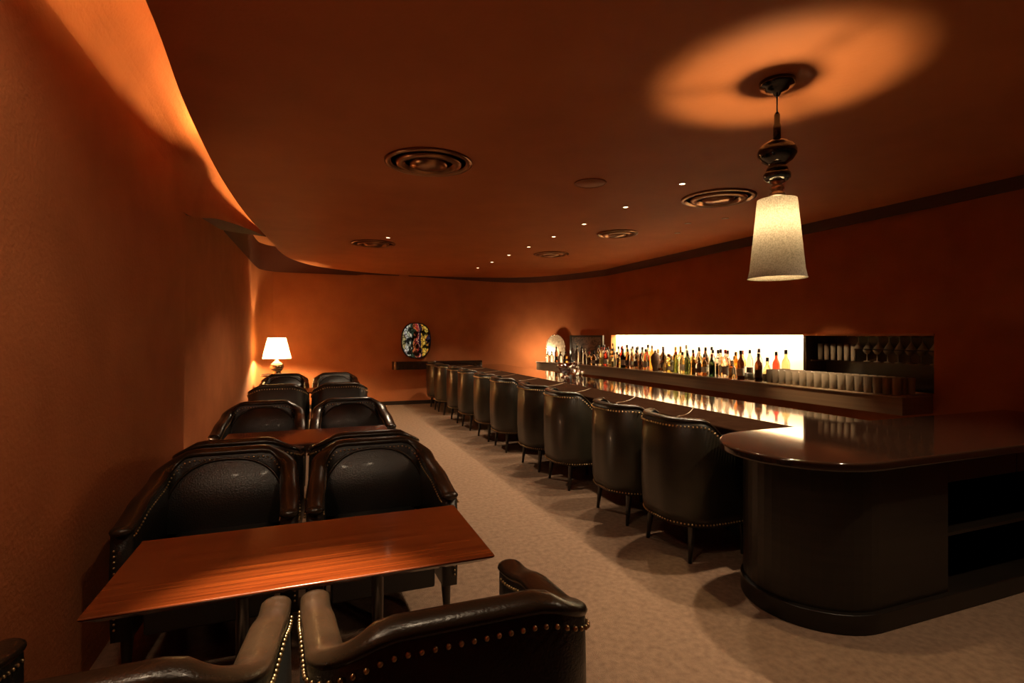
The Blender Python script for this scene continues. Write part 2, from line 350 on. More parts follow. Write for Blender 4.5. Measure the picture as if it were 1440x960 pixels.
def make_armchair(name, label):
    t = thing(name, label, 'armchair')
    W, YB, YF, RC, TH = .338, -.29, .31, .135, .07
    P = [(x * (.935 + .065 * sstep(-.25, .30, y)), y, nx, ny) for x, y, nx, ny in upath(W, YB, YF, RC)]
    def hz(x, y):
        t_ = max(0, min(1, (y + .27) / .55))
        base = .812 - .175 * (.35 * t_ + .65 * sstep(0, 1, t_))
        return base - .058 * sstep(.15, .335, abs(x)) * (1 if y < -.1 else max(0, 1 - (y + .1) / .2))
    out = MB(); rail = MB(); nl = MB(); rings = []; rr = []; no = []; ni = []
    for x, y, nx, ny in P:
        h = hz(x, y); b = .006
        rings.append([(x, y, .20), (x + nx * b, y + ny * b, .42), (x, y, h - .02), (x - nx * .02, y - ny * .02, h),
                      (x - nx * (TH - .015), y - ny * (TH - .015), h), (x - nx * TH, y - ny * TH, h - .02), (x - nx * TH, y - ny * TH, .20)])
        cx, cy = x - nx * TH / 2, y - ny * TH / 2
        rr.append([(cx + nx * .041 * cos(a), cy + ny * .041 * cos(a), h - .006 + .021 * sin(a)) for a in [2 * pi * k / 14 for k in range(14)]])
        no.append(((x + nx * .005, y + ny * .005, h - .040), (nx, ny, 0)))
        ni.append(((x - nx * (TH + .001), y - ny * (TH + .001), h - .036), (-nx, -ny, 0)))
    out.sweep(rings); out.build('shell', M['leather'], t, bevel=0)
    rail.sweep(rr, caps=False)
    for ring in (rr[0], rr[-1]):                                    # rounded front ends of the arm rail
        c = Vector((sum(p[0] for p in ring) / 14, sum(p[1] for p in ring) / 14, sum(p[2] for p in ring) / 14))
        rg = [ring]
        for k in (1, 2, 3): f = cos(k * pi / 6) if k < 3 else .02; rg.append([tuple(c + (Vector(p) - c) * f + Vector((0, .028 * sin(k * pi / 6), 0))) for p in ring])
        rail.sweep(rg, caps=False)
    rail.build('top_rail', M['rail'], t)['label'] = 'glossy brown-black rolled rail'
    nails(nl, no, .027, .0062); nl.build('nailhead_trim', M['brass'], t)['label'] = 'outer row of brass nailheads'
    nl = MB(); nails(nl, ni, .022, .005); nl.build('nailhead_trim', M['brass'], t)['label'] = 'inner row of brass nailheads'
    for sx in (1, -1):                                              # nails down the arm fronts
        nl = MB(); nails(nl, [((sx * (W - .012), YF + .001, .58), (0, 1, 0)), ((sx * (W - .012), YF + .001, .24), (0, 1, 0))], .022, .005); nl.build('nailhead_trim', M['brass'], t)
    # seat base and cushion
    MB().box(-W * .9 + TH, W * .9 - TH, YB + TH, YF - .01, .20, .36).build('seat_frame', M['leather'], t, bevel=.01)
    s = MB(); rg = []
    for z, k in ((.362, .96), (.375, 1.0), (.42, 1.0), (.445, .97), (.462, .85), (.468, .5), (.469, .05)):
        ring = []
        for q in range(32):
            a = 2 * pi * q / 32; ex = .45
            cx_ = math.copysign(abs(cos(a)) ** ex, cos(a)); sy_ = math.copysign(abs(sin(a)) ** ex, sin(a))
            ring.append((cx_ * (W * .9 - TH - .006) * k, .03 + sy_ * .262 * k, z))
        rg.append(ring)
    s.sweep(rg); s.build('seat', M['leather'], t)
    # arched pad on the inside of the back
    b = MB(); v = []; f = []; NA, NR = 40, 9
    yi = YB + TH
    for i in range(NR + 1):
        r = i / NR
        for k in range(NA + 1):
            a = pi * k / NA; e = 2 / 2.5
            cx_ = math.copysign(abs(cos(a)) ** e, cos(a)); sz_ = abs(sin(a)) ** e
            xx = cx_ * .272 * r; y = yi + .105 * (1 - r ** 2.8) + .006 + .07 * abs(xx / .272) ** 3
            v.append((xx, y, .455 + sz_ * .318 * r))
    for i in range(NR):
        for k in range(NA): f.append((i * (NA + 1) + k, i * (NA + 1) + k + 1, (i + 1) * (NA + 1) + k + 1, (i + 1) * (NA + 1) + k))
    b.add(v, f); b.build('back_cushion', M['leather'], t)
    pp = MB(); rg = []
    for k in range(NA + 1):
        a = pi * k / NA; e = 2 / 2.5
        cx_ = math.copysign(abs(cos(a)) ** e, cos(a)) * .274; cz_ = .455 + abs(sin(a)) ** e * .321; yp = yi + .07 * abs(cx_ / .274) ** 3
        rg.append([(cx_ + .007 * cos(q * pi / 4) * cos(a), yp + .008 + .007 * sin(q * pi / 4), cz_ + .007 * cos(q * pi / 4) * sin(a)) for q in range(8)])
    pp.sweep(rg); pp.build('piping', M['rail'], t)
    for sx in (1, -1):
        for y0, y1 in ((YF - .04, YF - .035), (YB + .06, YB + .03)):
            MB().leg(sx * (W - (.045 if y0 > 0 else .085)), y0, .205, .024, sx * (W - (.04 if y0 > 0 else .08)), y1, 0, .013).build('leg', M['leg'], t)
    return t
xs = (-.405, .305)
side = ('beside the wall', 'beside the aisle')
rows = [ # y centre, facing (+1 away from the camera), text
    (1.335, 1, 'turned away in front of the long rosewood table, {}'),
    (2.775, -1, 'facing the camera across the long rosewood table, {}'),
    (3.515, 1, 'showing only its back rim behind the camera-facing pair, {}'),
    (4.81, -1, 'facing the camera behind the glimpsed second table, {}'),
    (6.98, 1, 'with flat outer back, one row ahead of lamp-side chairs, {}'),
    (8.32, -1, 'facing the camera in the last row before the lamp, {}')]
proto = None
for y, f, txt in rows:
    for x, s in zip(xs, side):
        lab = 'black leather armchair ' + txt.format(s)
        if proto is None:
            proto = make_armchair('armchair', lab); proto.location = (x, y, 0); proto['group'] = 'leather armchairs around the tables'
        else: dup(proto, (x, y, 0), 0 if f > 0 else pi, lab)

# ------------------------------------------------------------------ tables
def make_table(label):
    t = thing('dining_table', label, 'table', group='rosewood tables between the armchairs')
    a, b = .575, .28
    mb = MB(); mb.add([(-a + .03, -b + .03, .632), (a - .03, -b + .03, .632), (a - .03, b - .03, .632), (-a + .03, b - .03, .632),
                       (-a, -b, .652), (a, -b, .652), (a, b, .652), (-a, b, .652), (-a, -b, .66), (a, -b, .66), (a, b, .66), (-a, b, .66)],
                      [(3, 2, 1, 0), (0, 1, 5, 4), (1, 2, 6, 5), (2, 3, 7, 6), (3, 0, 4, 7), (4, 5, 9, 8), (5, 6, 10, 9), (6, 7, 11, 10), (7, 4, 8, 11), (8, 9, 10, 11)], False)
    mb.build('tabletop', M['rosewood'], t, bevel=.005)
    for sx in (-1, 1):
        MB().lathe([(.024, .015), (.022, .05), (.020, .3), (.022, .60), (.05, .615), (.05, .632)], 20, (sx * .22, 0, 0)).build('pedestal', M['leg'], t)
        MB().box(sx * .22 - .03, sx * .22 + .03, -.21, .21, 0, .022).build('foot', M['leg'], t, bevel=.006)
    return t
tb = make_table('long striped rosewood table, its whole glossy top lit at the front edge'); tb.location = (-.005, 1.96, 0)
dup(tb, (-.03, 4.16, 0), 0, 'rosewood table glimpsed as an orange sliver between second-group chair backs')
dup(tb, (-.03, 7.65, 0), 0, 'rosewood table among the last four armchairs before the lamp')

# ------------------------------------------------------------------ bar chairs
def make_barchair(label):
    t = thing('tub_chair', label, 'chair', group='tub chairs along the bar')
    W, YB, YF, TH = .30, -.30, .27, .055
    P = upath(W, YB, YF, .245, 14, 8)
    def hz(x, y): return .875 - .18 * sstep(-.16, .10, y)
    rings = []; rr = []; no = []; nb = []
    for x, y, nx, ny in P:
        h = hz(x, y); bl = .012
        pr = [(-.012, .225), (.004, .30), (bl, .45), (.012, .60), (.006, h - .03)]
        ring = [(x + nx * o, y + ny * o, z) for o, z in pr] + [(x - nx * .015, y - ny * .015, h), (x - nx * (TH - .012), y - ny * (TH - .012), h), (x - nx * TH, y - ny * TH, h - .025), (x - nx * TH, y - ny * TH, .225)]
        rings.append(ring)
        cx, cy = x - nx * TH / 2, y - ny * TH / 2
        rr.append([(cx + nx * .031 * cos(a), cy + ny * .031 * cos(a), h + .014 * sin(a)) for a in [2 * pi * k / 10 for k in range(10)]])
        no.append(((x + nx * .008, y + ny * .008, h - .035), (nx, ny, 0)))
        nb.append(((x + nx * -.006, y + ny * -.006, .243), (nx, ny, 0)))
    MB().sweep(rings).build('shell', M['olive'], t)
    MB().sweep(rr).build('top_rail', M['rail'], t)['label'] = 'brown-black rolled rail'
    nl = MB(); nails(nl, no, .024, .0065); nl.build('nailhead_trim', M['brass'], t)['label'] = 'upper row of brass nailheads'
    nl = MB(); nails(nl, nb, .022, .006); nl.build('nailhead_trim', M['brass'], t)['label'] = 'lower row of brass nailheads'
    s = MB(); rg = []
    for z, k in ((.225, .98), (.40, 1.0), (.44, 1.0), (.462, .95), (.472, .8), (.475, .05)):
        ring = []
        for q in range(32):
            a = 2 * pi * q / 32
            px = cos(a) * (W - TH - .003) * k; py = sin(a) * k
            if py > 0: px = math.copysign(abs(cos(a)) ** .4, cos(a)) * (W - TH - .003) * k; py = abs(sin(a)) ** .4 * k
            ring.append((px, (py * .255 if py > 0 else py * .235) + 0.0, z))
        rg.append(ring)
    s.sweep(rg).build('seat', M['olive'], t)
    for sx in (1, -1):
        MB().leg(sx * .205, -.175, .235, .024, sx * .218, -.20, 0, .012).build('leg', M['leg'], t)
        MB().leg(sx * .22, .20, .235, .022, sx * .22, .21, 0, .012).build('leg', M['leg'], t)
    return t
bys = (2.86, 3.54, 4.47, 5.16, 6.10, 6.80, 7.64, 8.34, 9.27, 9.95)
bc = None
for i, y in enumerate(bys):
    lab = f'olive-black leather tub chair at the bar, {ORD[i]} from the rounded counter end'
    if bc is None: bc = make_barchair(lab); bc.location = (2.36, y, 0); bc.rotation_euler = (0, 0, -pi / 2)
    else: dup(bc, (2.36 - .004 * i, y, 0), -pi / 2 + rnd.uniform(-.03, .03), lab)

# ------------------------------------------------------------------ the bar
def stadium(x0, y0, x1, y1, n=24):
    """x0 end is a half circle"""
    r = (y1 - y0) / 2; cx = x0 + r; cy = (y0 + y1) / 2
    return [(cx + r * cos(pi / 2 + pi * k / n), cy + r * sin(pi / 2 + pi * k / n)) for k in range(n + 1)] + [(x1, y0), (x1, y1)]
bar = thing('bar_counter', 'long dark lacquered bar with a rounded end under the pendant lamp', 'bar counter', (2.9, 5, 0))
def bp(mb, name, mat, **k):
    mb.v = [(x - 2.9, y - 5, z) for x, y, z in mb.v]; return mb.build(name, mat, bar, **k)
bp(MB().prism(stadium(2.02, 1.655, 5.03, 2.50), .775, .82), 'end_counter_top', M['blackgloss'], bevel=.012, seg=3)
bp(MB().box(2.90, 3.62, 2.505, 10.25, .765, .805), 'counter_top', M['blackgloss'], bevel=.006)
seams = [2.55, 3.14, 3.96, 4.82, 5.5, 6.3, 7.1, 7.9, 8.7, 9.5]
def seam(y0): return [(2.455 + .44 * k / 6, y0 + .36 * (k / 6) ** 1.4) for k in range(7)]
e0 = [(2.455 + .44 * k / 6, 2.507) for k in range(7)]; e1 = [(2.455 + .44 * k / 6, 10.25) for k in range(7)]
edges = [e0] + [seam(y) for y in seams[1:]] + [e1]
for a_, b_ in zip(edges, edges[1:]):
    bp(MB().prism([(x, y + .003) for x, y in a_] + [(x, y - .003) for x, y in reversed(b_)], .757, .812), 'armrest_pad', M['cocoa'], bevel=.012, seg=3)['label'] = 'brown leather pad of the bar front'
for e_ in edges[1:-1]:
    bp(MB().sweep([[(x + .0 * cos(q), y + .006 * cos(q), .809 + .007 * sin(q)) for q in [2 * pi * m_ / 8 for m_ in range(8)]] for x, y in e_]), 'seam_line', M['piping'], )['label'] = 'pale glossy line across the bar front'  # thin pale tan tubes along the pad seams
bp(MB().box(2.74, 3.50, 2.4, 10.2, .08, .757), 'base', M['darkwood'], bevel=.004)
bp(MB().box(2.78, 3.46, 2.4, 10.18, 0, .08), 'toe_kick', M['leg'])
# rounded end: curved panel up to the open cabinet
body = stadium(2.16, 1.725, 3.00, 2.42)
bp(MB().prism(body, .095, .775), 'end_panel', M['darkwood'])
bp(MB().prism(stadium(2.135, 1.70, 5.03, 2.42), 0, .095), 'plinth', M['darkwood'], bevel=.006)
mb = MB(); mb.box(3.003, 5.03, 2.38, 2.42, .095, .775); mb.box(3.003, 3.02, 1.727, 2.38, .095, .775); mb.box(4.10, 4.12, 1.73, 2.38, .095, .66); mb.box(5.01, 5.03, 1.73, 2.38, .095, .66)
bp(mb, 'cabinet_carcass', M['darkwood'])
bp(MB().box(3.02, 3.60, 1.727, 1.75, .65, .773), 'drawer', M['darkwood'], bevel=.002)
bp(MB().box(3.605, 5.03, 1.727, 1.75, .65, .773), 'drawer', M['darkwood'], bevel=.002)
bp(MB().box(3.02, 4.10, 1.74, 2.38, .368, .388), 'shelf', M['darkwood'], bevel=.002)
bp(MB().box(4.12, 5.01, 1.74, 2.38, .368, .388), 'shelf', M['darkwood'], bevel=.002)

# ------------------------------------------------------------------ back bar shelf
sf = curve([(4.64, 2.995), (4.60, 4.0), (4.575, 5.2), (4.55, 6.4), (4.49, 7.4), (4.37, 8.3), (4.20, 9.0), (4.06, 9.45)], 6)
def sfx(y):
    for (x0, y0), (x1, y1) in zip(sf, sf[1:]):
        if y0 <= y <= y1: return x0 + (x1 - x0) * (y - y0) / (y1 - y0)
    return sf[-1][0] if y > 9 else sf[0][0]
bk = [(4.50, 9.72), (4.74, 9.25), (4.93, 8.5), (5.00, 8.28), (5.035, 7.5), (5.035, 2.995)]
sh = thing('wall_shelf', 'long brown back bar shelf carrying the bottles and glasses', 'shelf', (4.8, 5, .72))
def shp(mb, name, mat, **k):
    mb.v = [(x - 4.8, y - 5, z - .72) for x, y, z in mb.v]; return mb.build(name, mat, sh, **k)
shp(MB().prism(sf + bk, .72, .868), 'body', M['shelfwood'])
shp(MB().prism([(x - .012, y) for x, y in sf] + bk, .868, .88), 'top_slab', M['stone'], bevel=.002)
# lit niche LED tape
tag(MB().box(WX + .11, NX - .01, NYM + .03, NY1 - .03, NZ1 + .045, NZ1 + .058).build('light_strip', M['led']), 'bright white light strip along the top of the bottle niche', 'light strip')

# bottles
PROF = {
 'round': [(.0, 0), (.036, 0), (.038, .006), (.038, .17), (.034, .195), (.018, .222), (.0135, .235), (.0135, .285), (.0, .285)],
 'tall': [(.0, 0), (.034, 0), (.036, .006), (.036, .20), (.030, .225), (.0145, .265), (.013, .275), (.013, .315), (.0, .315)],
 'squat': [(.0, 0), (.047, 0), (.050, .008), (.048, .12), (.042, .145), (.02, .17), (.016, .178), (.016, .215), (.0, .215)],
 'wine': [(.0, 0), (.036, 0), (.037, .005), (.037, .18), (.031, .205), (.016, .235), (.0135, .25), (.0135, .30), (.0, .30)],
 'flask': [(.0, 0), (.036, 0), (.043, .03), (.046, .07), (.040, .115), (.022, .15), (.014, .17), (.014, .23), (.0, .23)],
}
CAPS = {'black': M['cork'], 'gold': M['capgold'], 'red': M['capred'], 'white': M['capwhite']}
bott = {}
def bottle(col, shape, cap, lab, label, x, y, z=.881, s=1.0, group=None):
    key = (col, shape, cap, lab)
    if key in bott: o = dup(bott[key], (x, y, z), 0, label, group); o.scale = (s, s, s); return o
    t = thing('liquor_bottle', label, 'bottle', (x, y, z), 0, group); t.scale = (s, s, s)
    pr = PROF[shape]; MB().lathe(pr, 20).build('glass_body', BG[col], t)
    ht = pr[-1][1]; rr = pr[-2][0] + .0022
    MB().lathe([(0, ht - .028), (rr, ht - .028), (rr, ht + .012), (rr * .85, ht + .016), (0, ht + .016)], 14).build('cap', CAPS[cap], t)
    if lab:
        r = max(p[0] for p in pr) + .0006; z0, z1 = (.045, .125) if shape not in ('squat', 'flask') else (.035, .085)
        if shape == 'flask': r = .0468
        MB().shell([(r, z0), (r, z1)], 20).build('paper_label', M[lab], t)
    bott[key] = t; return t
cols = ['amber', 'green', 'clear', 'honey', 'dark brown', 'yellow', 'clear', 'clear', 'dark green', 'honey', 'red', 'clear', 'yellow', 'clear', 'amber', 'yellow']
shapes = ['round', 'tall', 'wine', 'round', 'squat', 'tall', 'flask']; caps = ['black', 'black', 'gold', 'black', 'white', 'black', 'red']
def bottle_row(n, y_far, y_near, off, rowname, group, skip=(), s0=1):
    for i in range(n):
        if i in skip: continue
        y = y_far + (y_near - y_far) * i / (n - 1) + rnd.uniform(-.012, .012)
        c = rnd.choice(cols); sh_ = rnd.choice(shapes); cp = rnd.choice(caps); lb = rnd.choice(['paper', None, 'paper', 'paperdark', None])
        bottle(c, sh_, cp, lb, f'{c} bottle with {cp} cap, {ORD[i]} from the dark painting in the {rowname} row', sfx(y) + off + rnd.uniform(-.008, .008), y, s=s0 * rnd.uniform(.92, 1.05), group=group)
bottle_row(32, 8.45, 4.95, .085, 'front', 'bottles in the front row on the lit shelf', skip=(17, 18, 19))
bottle_row(26, 8.15, 5.02, .205, 'middle', 'bottles in the middle row on the lit shelf', s0=1.06)
bottle_row(30, 8.05, 4.42, .33, 'rear', 'bottles in the rear row on the lit shelf', s0=1.12)
bottle('dark brown', 'wine', 'black', 'paper', 'tall dark bottle with grey label, standing foremost near the low tumblers', 4.63, 4.78, s=1.08)
bottle('dark brown', 'round', 'black', 'paperdark', 'dark brown bottle standing alone beside the low bright tumblers', 4.63, 4.52, s=1.05)
# brown wicker-like demijohn, pale plate, wide amber jar
mb = MB().lathe([(0, 0), (.055, 0), (.06, .02), (.06, .06), (.075, .10), (.095, .17), (.095, .23), (.07, .28), (.035, .30), (.03, .325), (0, .33)], 28)
mb.v = [(x, y * .85, z) for x, y, z in mb.v]
t = thing('wicker_flask', 'round brown covered flask standing taller among the front bottles', 'flask', (sfx(6.4) + .07, 6.4, .881)); t.scale = (.72, .72, .84)
mb.build('body', noisy('brown_wicker', (.10, .05, .025), (.20, .11, .06), 60, .7, .6, 90), t)
MB().lathe([(0, .33), (.022, .33), (.022, .355), (0, .358)], 14).build('stopper', M['cork'], t)
t = thing('display_plate', 'round white display plate leaning behind the brown covered flask', 'plate', (5.20, 6.45, .8815))
mb = MB().lathe([(0, 0), (.08, 0), (.125, .012), (.128, .016), (.08, .008), (0, .008)], 32)
mb.v = [(-z * 1.0 + .01, x, y + .128) for x, y, z in mb.v]; mb.build('disc', M['white'], t)

# glasses
def lathe_obj(name, prof, mat, seg=20):
    return MB().lathe(prof, seg).build(name, mat)
hb = [(0, 0), (.030, 0), (.031, .003), (.036, .145), (.0345, .145), (.0295, .012), (0, .012)]
gl = None
names = ('front', 'middle', 'back')
for r in range(3):
    for i in range(17):
        y = 3.08 + .082 * i + .012 * (r % 2); x = sfx(y) + .065 + .09 * r
        lab = f'clear highball glass, {ORD[i]} from the shelf\'s dark end in the {names[r]} row'
        if gl is None: gl = tag(lathe_obj('highball_glass', hb, M['drink']), lab, 'glass', 'highball glasses on the back bar shelf'); gl.location = (x, y, .881)
        else:
            o = gl.copy(); COL.objects.link(o); o.location = (x, y, .881); o['label'] = lab
tm = [(0, 0), (.034, 0), (.036, .004), (.042, .075), (.040, .075), (.033, .010), (0, .010)]
g2 = None
for i in range(5):
    for r in range(2):
        y = 4.49 + .0 + .098 * (i * .0 + 0) ; 
for i in range(4):
    y = 4.50 - 0.0 + .0; 
k = 0
for r in range(3):
    for i in range(4 if r else 1):
        y = 4.53 + .0 + .10 * i - (0.06 if r == 0 else 0); x = sfx(y) + .17 + .085 * (r - 1) - .02 if r else sfx(4.47) + .20
        if r == 0: continue
        lab = f'low clear tumbler, {ORD[i]} beyond the highball glasses in the {("", "front", "rear")[r]} pair of rows'
        if g2 is None: g2 = tag(lathe_obj('tumbler', tm, M['drink']), lab, 'glass', 'low tumblers beside the highball glasses'); g2.location = (x + .0, y - .0, .881)
        else:
            o = g2.copy(); COL.objects.link(o); o.location = (x, y, .881); o['label'] = lab
# glass shelf, hanging rack and stemware in the unlit niche
t = thing('glass_shelf', 'thin glass shelf inside the unlit part of the niche', 'shelf', (5.19, 3.62, 1.13))
MB().box(-.12, .12, -.62, .62, 0, .008).build('pane', M['glass'], t)
for y in (-.61, .61):
    MB().box(-.11, .11, y - .008, y + .008, -.012, -.001).build('bracket', M['bronze'], t)
t = thing('glass_rack', 'dark hanging rack for stemmed glasses under the niche top', 'rack', (5.17, 3.40, 1.385))
for i in range(9):
    MB().box(-.12, .12, -.41 + .1 * i - .006 + .0, -.41 + .1 * i + .006, 0, .013).build('rail', M['bronze'], t)
mart = [(0, 0), (.032, 0), (.032, -.003), (.005, -.008), (.004, -.05), (.006, -.056), (.046, -.125), (.0445, -.125), (.004, -.060), (0, -.06)]
g3 = None
for i in range(8):
    y = 3.04 + .1 * i; lab = f'upturned martini glass hanging {ORD[i]} from the niche\'s end'
    if g3 is None: g3 = tag(lathe_obj('martini_glass', mart, M['drink']), lab, 'glass', 'martini glasses hanging in the niche'); g3.location = (5.14, y, 1.388)
    else: o = g3.copy(); COL.objects.link(o); o.location = (5.14, y, 1.388); o['label'] = lab
coupe = [(0, 0), (.03, 0), (.03, .003), (.005, .008), (.004, .07), (.02, .078), (.034, .10), (.036, .115), (.0345, .115), (.018, .082), (0, .08)]
g4 = None
for i in range(7):
    y = 3.06 + .1 * i; lab = f'small stemmed glass standing {ORD[i]} from the end on the glass shelf'
    if g4 is None: g4 = tag(lathe_obj('stemmed_glass', coupe, M['drink']), lab, 'glass', 'stemmed glasses on the glass shelf'); g4.location = (5.15, y, 1.1385)
    else: o = g4.copy(); COL.objects.link(o); o.location = (5.15, y, 1.1385); o['label'] = lab
fl = [(0, 0), (.022, 0), (.022, .004), (.026, .17), (.0245, .17), (.020, .012), (0, .012)]
g5 = None
for i in range(6):
    y = 3.80 + .075 * i; lab = f'slim tall glass, {ORD[i]} beyond the stemmed glasses on the glass shelf'
    if g5 is None: g5 = tag(lathe_obj('tall_glass', fl, M['drink']), lab, 'glass', 'slim tall glasses on the glass shelf'); g5.location = (5.15, y, 1.1385)
    else: o = g5.copy(); COL.objects.link(o); o.location = (5.15, y, 1.1385); o['label'] = lab

# far end of the shelf: painting, scalloped mirror, small bottles
def abstract_mat(name, stops, scale, stretch=(1, 1, 1), rough=.4, dark=.4):
    m, nt, b = new_mat(name); N = nt.nodes; L = nt.links
    tc = N.new('ShaderNodeTexCoord'); mp = N.new('ShaderNodeMapping'); mp.inputs['Scale'].default_value = stretch
    n = N.new('ShaderNodeTexNoise'); n.inputs['Scale'].default_value = scale; n.inputs['Detail'].default_value = 3; n.inputs['Distortion'].default_value = 1.6
    r = N.new('ShaderNodeValToRGB'); L.new(tc.outputs['Object'], mp.inputs['Vector']); L.new(mp.outputs['Vector'], n.inputs['Vector'])
    while len(r.color_ramp.elements) < len(stops): r.color_ramp.elements.new(.5)
    for e, (p, c) in zip(r.color_ramp.elements, stops): e.position = p; e.color = (*c, 1)
    L.new(n.outputs['Fac'], r.inputs['Fac']); L.new(r.outputs['Color'], b.inputs['Base Color']); b.inputs['Roughness'].default_value = rough
    return m
pa = Vector((4.66, 9.18)); pb = Vector((4.90, 8.34)); dirp = (pb - pa).normalized(); ang = math.atan2(dirp.y, dirp.x)
ln = (pb - pa).length
t = thing('painting', 'dark brown abstract painting standing at the end of the lit niche', 'painting', ((pa.x + pb.x) / 2, (pa.y + pb.y) / 2, .881), ang)
MB().box(-ln / 2 + .05, ln / 2 - .05, -.008, .008, .04, .48).build('canvas', abstract_mat('dark_painting', [(.3, (.035, .018, .012)), (.45, (.07, .038, .024)), (.56, (.20, .13, .09)), (.62, (.06, .03, .02))], 7, (1, 1, 1)), t)
mb = MB(); mb.box(-ln / 2, ln / 2, -.016, .016, .0, .04); mb.box(-ln / 2, ln / 2, -.016, .016, .48, .515); mb.box(-ln / 2, -ln / 2 + .05, -.016, .016, .04, .48); mb.box(ln / 2 - .05, ln / 2, -.016, .016, .04, .48)
mb.build('frame', M['leg'], t)
t = thing('mirror', 'pale round-topped mirror with fluted rim at the far end of shelf', 'mirror', (4.50, 9.50, .881), R(-52))
mb = MB(); ol = [(-.20, 0), (.20, 0)] + [(.20 * cos(pi * k / 24), .30 + .22 * sin(pi * k / 24)) for k in range(25)]
v = [(x, -.006, z) for x, z in ol] + [(x, .006, z) for x, z in ol]; n = len(ol)
mb.add(v, [tuple(range(n)), tuple(reversed(range(n, 2 * n)))] + [(i, (i + 1) % n, n + (i + 1) % n, n + i) for i in range(n)], False)
mb.build('glass', noisy('etched_mirror', (.45, .36, .24), (.85, .78, .62), 24, .3, .3, 40, metal=.6), t)
mb = MB()
for k in range(25):
    mb.ball((.205 * cos(pi * k / 24), -.004, .30 + .225 * sin(pi * k / 24)), .014, seg=8)
for z in (.02, .08, .14, .2, .26):
    for sx in (-1, 1): mb.ball((sx * .205, -.004, z), .014, seg=8)
mb.build('rim', M['mirror'], t)
spots_ = [(4.26, 9.36, 'clear', 'squat', 'white'), (4.29, 9.24, 'clear', 'squat', 'black'), (4.33, 9.12, 'dark brown', 'tall', 'black'), (4.36, 9.0, 'clear', 'squat', 'gold'), (4.42, 8.9, 'amber', 'squat', 'black')]
for i, (x, y, c, s_, cp) in enumerate(spots_):
    bottle(c, s_, cp, None if c == 'clear' else 'paperdark', f'{c} bottle with {cp} cap, {ORD[i]} from the shelf\'s far tip below the mirror', x, y, s=.9, group='bottles below the round mirror')

# chrome bar tools on the bar top
def shaker(label, x, y, s=1.0):
    t = thing('cocktail_shaker', label, 'shaker', (x, y, .806)); t.scale = (s, s, s)
    MB().lathe([(0, 0), (.036, 0), (.038, .005), (.045, .135), (0, .135)], 24).build('cup', M['chrome'], t)
    MB().lathe([(0, .136), (.045, .136), (.040, .165), (.022, .19), (0, .19)], 24).build('strainer', M['chrome'], t)
    MB().lathe([(0, .191), (.021, .191), (.021, .225), (.012, .235), (0, .236)], 20).build('cap', M['chrome'], t)
    return t
shaker('chrome cocktail shaker standing on the bar beside the champagne bucket', 3.34, 6.45)
shaker('smaller chrome shaker standing between bucket and back edge of bar', 3.46, 6.62, .85)
t = thing('champagne_bucket', 'footed chrome bucket on the bar in front of the dark painting', 'bucket', (3.30, 6.66, .806))
MB().lathe([(0, 0), (.06, 0), (.062, .01), (.02, .025), (.018, .05), (.07, .07), (.095, .12), (.105, .20), (.10, .20), (.09, .12), (.06, .08), (0, .075)], 28).build('bowl', M['chrome'], t)
for s_ in (-1, 1):
    MB().sweep([[(s_ * (.10 + .03 * sin(pi * k / 8)) + .006 * cos(q), .006 * sin(q), .13 + .05 * k / 8) for q in [2 * pi * j / 8 for j in range(8)]] for k in range(9)]).build('handle', M['chrome'], t)
t = thing('jigger', 'small chrome double-ended jigger standing on the bar near shakers', 'jigger', (3.36, 6.28, .806))
MB().lathe([(0, 0), (.024, 0), (.008, .05), (.008, .055), (.028, .11), (.026, .11), (.0, .062)], 20).build('cups', M['chrome'], t)

# ------------------------------------------------------------------ end wall: console, mosaic, lamp
t = thing('console_shelf', 'dark console shelf with rounded end on the end wall below mosaic', 'shelf', (2.3, 10.55, .72))
pl = [(.95, .16), (-.72, .16)] + [(-.72 - .15 * sin(pi * k / 16), .0 + .15 * cos(pi * k / 16)) for k in range(17)] + [(.95, -.15)]
pl = [(x, y - .0) for x, y in pl]
MB().prism(pl, 0, .16).build('body', M['blackgloss'], t, bevel=.02, seg=3)
t = thing('mosaic', 'oval stained glass mosaic of white, red and yellow strokes on end wall', 'artwork', (1.93, 10.68, 1.29))
m, nt, b = new_mat('stained_glass'); N = nt.nodes; L = nt.links
tc = N.new('ShaderNodeTexCoord'); sx = N.new('ShaderNodeSeparateXYZ'); L.new(tc.outputs['Object'], sx.inputs[0])
mr = N.new('ShaderNodeMapRange'); mr.inputs['From Min'].default_value = -.3; mr.inputs['From Max'].default_value = .3; L.new(sx.outputs['X'], mr.inputs['Value'])
nz = N.new('ShaderNodeTexNoise'); nz.inputs['Scale'].default_value = 7; nz.inputs['Detail'].default_value = 2; L.new(tc.outputs['Object'], nz.inputs['Vector'])
ad = N.new('ShaderNodeMath'); ad.operation = 'MULTIPLY_ADD'; ad.inputs[1].default_value = .34; L.new(nz.outputs['Fac'], ad.inputs[0])
sb = N.new('ShaderNodeMath'); sb.operation = 'SUBTRACT'; sb.inputs[1].default_value = .17; L.new(mr.outputs[0], sb.inputs[0]); L.new(sb.outputs[0], ad.inputs[2])
r = N.new('ShaderNodeValToRGB'); r.color_ramp.interpolation = 'CONSTANT'
stops = [(0, (.45, .42, .18)), (.12, (.75, .78, .70)), (.20, (.55, .65, .45)), (.28, (.75, .75, .55)), (.33, (.03, .05, .03)), (.42, (.6, .16, .05)), (.50, (.55, .05, .05)), (.56, (.7, .30, .18)), (.60, (.05, .03, .05)), (.68, (.80, .45, .05)), (.76, (.85, .60, .10)), (.84, (.7, .28, .03)), (.90, (.04, .03, .06))]
while len(r.color_ramp.elements) < len(stops): r.color_ramp.elements.new(.5)
for e, (p, c) in zip(r.color_ramp.elements, stops): e.position = p; e.color = (*c, 1)
L.new(ad.outputs[0], r.inputs['Fac'])
